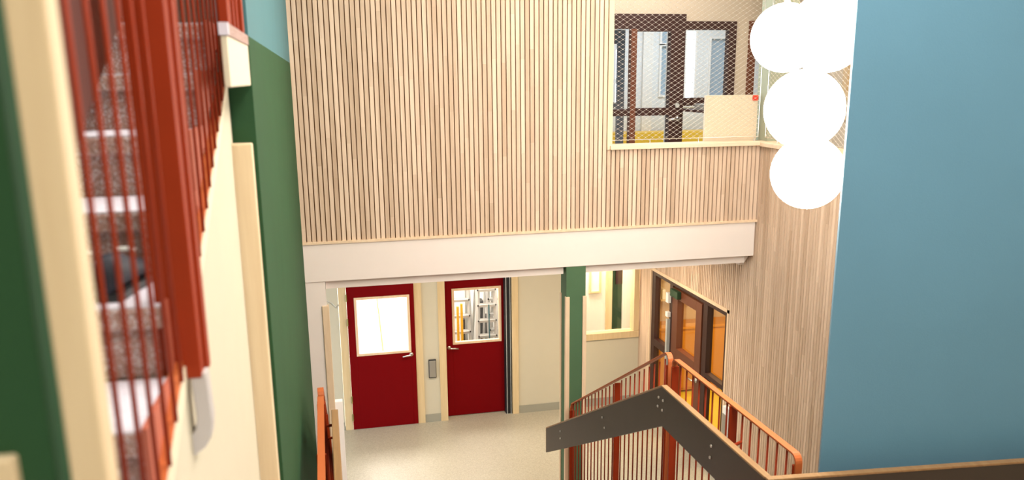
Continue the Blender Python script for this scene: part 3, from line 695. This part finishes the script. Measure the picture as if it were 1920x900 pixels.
# sawtooth steel stringer along the open side
pts = []
for k in range(-5, 6):
    y = Y0+k*g_; z = Z0+k*r_
    pts.append((y, z-r_, z))
src = None
for (y, zb, zt) in pts:
    if src is None:
        m = MB(); m.prism([(y-0.01, zb-0.06), (y-0.01, zt+0.012), (y+g_-0.012, zt+0.012), (y+g_-0.012, zt-0.02)], 'x', -0.329, -0.319)
        src = m.build('tread_bracket', 'bracket_pink', sa, origin=(-0.33, y, zt))
    else: repeat(src, sa, (-0.33, y, zt))
# cream spandrel wall under the stair, with its sloping string
sp = thing('wall_spandrel', (-0.33, 2.4, -3.07), 'cream wall closing the underside of the near rising stair', 'wall', kind='structure')
def zs_(y): return -0.60+(y-1.64)*0.435-0.035
MB().prism([(0.2, zs_(0.2)), (3.13, zs_(3.13)), (3.13, -3.07), (0.2, -3.07)], 'x', -0.316, -0.302).build('plaster', 'spandrel_cream', sp)
MB().prism([(0.2, zs_(0.2)+0.018), (3.13, zs_(3.13)+0.018), (3.13, zs_(3.13)-0.02), (0.2, zs_(0.2)-0.02)], 'x', -0.318, -0.299).build('string_board', 'string_cream', sp)
# landing edge with cream fascia
le = thing('landing_edge', (-0.27, 2.8, 0.0), 'cream boxed landing edge with a brown terrazzo top, high at the left', 'landing', kind='structure')
B(-0.243, -0.225, 2.43, 3.13, -0.018, 0.118).build('fascia', 'string_cream', le, bevel=0.004)
B(-0.245, -0.222, 2.43, 3.13, 0.118, 0.150).build('landing_top', 'terrazzo', le)
B(-0.246, -0.2215, 2.425, 2.45, 0.118, 0.151).build('nosing_strip', 'tread_strip', le)

MB().prism([(0.9, zs_(0.9)+0.02), (3.1, zs_(3.1)+0.02), (3.1, zs_(3.1)+0.028), (0.9, zs_(0.9)+0.028)], 'x', -0.329, -0.303).build('string_cap', 'rust_rail', sa)
ga = thing('stair_guard', (-0.30, 2.0, -0.6), 'blurred rust red baluster guard close to the camera beside the rising stair', 'guard rail')
def nz_(y): return Z0+(y-Y0)*r_/g_
src = None; y = 1.19
ys = []
while y < 3.15:
    ys.append(y); y += 0.1
for y in ys:
    if abs(y-1.75) < 0.045: continue
    zz = zs_(y)+0.028
    if src is None: src = MB().tube([(-0.30, y, zz), (-0.30, y, zz+1.25)], 0.0042, 8).build('baluster', 'rust_steel', ga, origin=(-0.30, y, zz), smooth=True)
    else: repeat(src, ga, (-0.30, y, zz))
B(-0.345, -0.270, 1.745, 1.79, -0.60, 0.75).build('post', 'rust_steel', ga, bevel=0.003)
B(-0.300, -0.262, 1.79, 1.83, -0.60, 0.75).build('post', 'rust_steel', ga, bevel=0.003)
for y in (2.6,): MB().tube([(-0.30, y, zs_(y)+0.7), (-0.36, y, zs_(y)+0.7)], 0.009, 8).build('bracket', 'rust_steel', ga)
MB().strip([(1.1, zs_(1.1)+1.25), (3.2, zs_(3.2)+1.25)], -0.325, -0.275, 0.014).build('top_rail', 'rust_rail', ga)
y0, z0 = 1.10, -0.29; y1, z1 = 2.95, 0.655
b = MB(); b.prism([(y0, z0), (y1, z1), (y1, z1+0.29), (y0, z0+0.29)], 'x', -0.415, -0.38); hb = b.build('handrail_board', 'board_brown_shaded', ga, label='dark brown handrail board, coloured maroon for shade and red light')
MB().strip([(y0, z0+0.295), (y1, z1+0.295)], -0.418, -0.377, 0.014).build('timber_edge', 'edge_oak', hb)
gb = thing('stair_guard', (-0.225, 2.8, 0.16), 'rust red posts of the guard on the cream boxed landing edge', 'guard rail')
for i, y in enumerate((2.50, 2.62, 2.74, 2.86, 2.98)):
    if i in (0, 4): B(-0.247, -0.223, y-0.03, y+0.03, 0.151, 1.2).build('post', 'rust_steel', gb, bevel=0.002)
    else: MB().tube([(-0.235, y, 0.151), (-0.235, y, 1.2)], 0.007, 8).build('baluster', 'rust_steel', gb)
B(-0.27, -0.225, 2.45, 3.10, 1.2, 1.215).build('top_rail', 'rust_rail', gb)

# curved pale bar on the spandrel
MB().prism([(-0.262, -0.592), (-0.259, -0.70), (-0.264, -0.735), (-0.278, -0.758), (-0.304, -0.775), (-0.304, -0.728), (-0.294, -0.715), (-0.290, -0.69), (-0.293, -0.592)], 'y', 1.75, 1.80).build('post_bracket', 'grey_bar', ga, bevel=0.003, label='pale grey hooked bracket')

# near column
nc = thing('column', (-0.31, 1.0, -1.52), 'blurred green column with cream corner guards at the far left, close to the camera', 'column', kind='structure')
MB().box(-0.372, -0.314, 0.960, 1.08, -1.52, 3.0).box(-0.314, -0.285, 1.05, 1.08, -1.52, 3.0).build('shaft', 'wall_green', nc)
B(-0.295, -0.256, 0.945, 0.99, -1.52, 3.0).build('corner_guard', 'guard_oak', nc, bevel=0.004)
B(-0.385, -0.349, 0.945, 0.99, -1.52, -0.40).build('corner_guard', 'guard_oak', nc, bevel=0.004)

# shoes on the second visible tread
def shoe(x, y, z, rz, label):
    t = thing('shoe', (x, y, z), label, 'shoe', 'black shoes on the blurred stair')
    sec = [(l*.8, w*.75, h_*1.1) for l, w, h_ in [(-.135, .026, .065), (-.11, .034, .075), (-.05, .034, .070), (0, .038, .055), (.05, .044, .045), (.10, .040, .035), (.135, .022, .024)]]
    m = MB(); n = 10
    c, s_ = math.cos(rz), math.sin(rz)
    for (l, wd, hh) in sec:
        for i in range(n):
            a_ = 2*math.pi*i/n; px = wd*math.cos(a_); pz = 0.015+hh/2+hh/2*math.sin(a_)
            m.v.append((x+px*c-l*s_, y+px*s_+l*c, z+pz+E))
    for j in range(len(sec)-1):
        for i in range(n): m.f.append((j*n+i, j*n+(i+1) % n, (j+1)*n+(i+1) % n, (j+1)*n+i))
    m.f.append(tuple(range(n-1, -1, -1))); m.f.append(tuple(range((len(sec)-1)*n, len(sec)*n)))
    m.build('upper', 'shoe_navy', t, smooth=True)
    m = MB(); pts = [(x+px*c-l*s_, y+px*s_+l*c) for l, wd, _ in sec for px in (wd+.003,)]+[(x+px*c-l*s_, y+px*s_+l*c) for l, wd, _ in reversed(sec) for px in (-wd-.003,)]
    m.prism(pts, 'z', z, z+0.016); m.build('sole', 'black_rubber', t)
    m = MB(); q = [(x-0.02*c-0.01*s_, y-0.02*s_+0.01*c, z+0.09), (x+0.02*c-0.01*s_, y+0.02*s_+0.01*c, z+0.09)]
    m.tube(q, 0.003, 5); m.tube([(a_[0], a_[1]+0.02, a_[2]-0.008) for a_ in q], 0.003, 5); m.build('lace', 'white_paint', t)
shoe(-0.505, 1.86, -0.434, 0.12, 'black shoe on the blurred stair tread, nearer the cream guard strip')
shoe(-0.425, 1.88, -0.434, -0.12, 'black shoe on the blurred stair tread, nearer the balusters')
bg = MB(); bg.ball((-0.66, 2.46, -0.040), 0.065, 14, 10, 1.3); bg.ball((-0.70, 2.50, -0.06), 0.05, 12, 8, 1.3)
bg.build('cloth_bundle', 'teal_cloth', smooth=True, label='small dark teal bundle on the blurred stair below the brown board', category='bundle')

# ================================================================== SMALL LOBBY THINGS
wsx = thing('wall_switch', (1.38, YB, -4.23), 'tall grey push plate on the wall between the two red doors', 'switch')
B(1.327, 1.437, YB-0.03, YB, -4.235, -3.955).build('housing', 'black_rubber', wsx, bevel=0.006)
B(1.335, 1.429, YB-0.04, YB-0.028, -4.22, -3.97).build('push_plate', 'brushed_steel', wsx, bevel=0.004)
cpn = thing('control_panel', (XR, 8.53, -4.3), 'slim steel control box on the slats right of the brown door', 'control box')
B(XR-0.05, XR, 8.47, 8.61, -4.27, -3.84).build('housing', 'white_paint', cpn, bevel=0.005)
B(XR-0.058, XR-0.05, 8.48, 8.60, -4.20, -3.93).build('face_plate', 'brushed_steel', cpn, bevel=0.003)

# storage room behind door 2: step ladders, broom, bits
def ladder(x0, x1, yb, yt, zt, label, nr=7, lean=0.0):
    t = thing('step_ladder', ((x0+x1)/2, yb, -4.92), label, 'ladder', 'ladders in the store room')
    w_ = 0.036
    for sx, xx in ((-1, x0), (1, x1)):
        m = MB(); m.tube([(xx+sx*0.04, yb, -4.92), (xx+lean, yt, zt)], w_, 4); m.build('stile', 'aluminium', t)
        m = MB(); m.tube([(xx+sx*0.05, yb+0.75, -4.92), (xx+lean, yt+0.04, zt)], 0.02, 4); m.build('rear_stile', 'aluminium', t)
        m = MB(); m.box(xx+sx*0.04-0.03, xx+sx*0.04+0.03, yb-0.03, yb+0.03, -4.92, -4.87); m.build('foot', 'black_rubber', t)
    for i in range(nr):
        f = (i+1)/(nr+0.6); y = yb+(yt-yb)*f; z = -4.92+(zt+4.92)*f
        B(x0+lean*f, x1+lean*f, y-0.05, y+0.07, z-0.025, z+0.012).build('step', 'aluminium', t)
        for xx in (x0+lean*f-0.01, x1+lean*f+0.01): MB().lathe((xx, y-0.035, z), [(0.001, -0.006), (0.014, -0.006), (0.014, 0.004), (0.001, 0.004)], 8, 'y').build('rivet', 'black_rubber', t)
ladder(1.80, 2.12, 12.45, 12.75, -2.75, 'leftmost white step ladder behind the second red door', 8)
ladder(2.24, 2.50, 12.30, 12.60, -2.85, 'middle aluminium step ladder behind the second red door', 8, 0.03)
ladder(2.50, 2.80, 12.50, 12.85, -2.80, 'rightmost aluminium step ladder behind the second red door', 8, -0.04)
br = thing('broom', (2.36, 12.2, -4.92), 'petrol blue broom leaning between the ladders behind the second red door', 'broom')
MB().tube([(2.36, 12.12, -4.92), (2.36, 12.16, -3.38)], 0.010, 6).build('stick', 'petrol_plastic', br)
B(2.29, 2.42, 12.08, 12.16, -4.92, -3.92).build('bag', 'petrol_plastic', br, bevel=0.02)
for x, z, lab in ((1.86, -3.62, 'yellow upright tool nearest the left window edge of the second red door'), (1.92, -3.58, 'second yellow upright tool, right beside its twin at the leftmost ladder')):
    B(x, x+0.035, 12.15, 12.18, -4.92, z+0.24).build('spirit_level', 'yellow_plastic', label=lab, category='tool', group='yellow tools in the store room')
B(2.22, 2.28, 12.2, 12.24, -3.12, -2.03).build('spirit_level', 'yellow_plastic', label='yellow strap hanging from the ceiling between the ladders in the store', category='tool')
for x, w_, z, lab in ((2.15, 0.08, -4.0, 'dark bag standing behind the leftmost store room ladder'), (2.56, 0.10, -3.98, 'dark bag behind the foot of the rightmost store room ladder'), (2.46, 0.06, -3.7, 'taller dark bag beside the blue broom in the store room')):
    B(x, x+w_, 13.4, 13.6, -4.92, z+0.05).build('tool_bag', 'black_rubber', bevel=0.02, label=lab, category='bag', group='dark bags in the store room')
# yellow strap in the white room behind door 1
MB().tube([(0.62, 12.6, -2.2), (0.72, 12.6, -3.6), (0.80, 12.6, -4.9)], 0.010, 6).build('hanging_strap', 'strap_yellow', label='pale yellow strap hanging in the white room behind the first red door', category='strap')
B(1.10, 1.30, 12.6, 12.7, -3.30, -3.0).build('wall_speaker', 'black_rubber', bevel=0.02, label='small black box high in the white room behind the first red door', category='speaker')
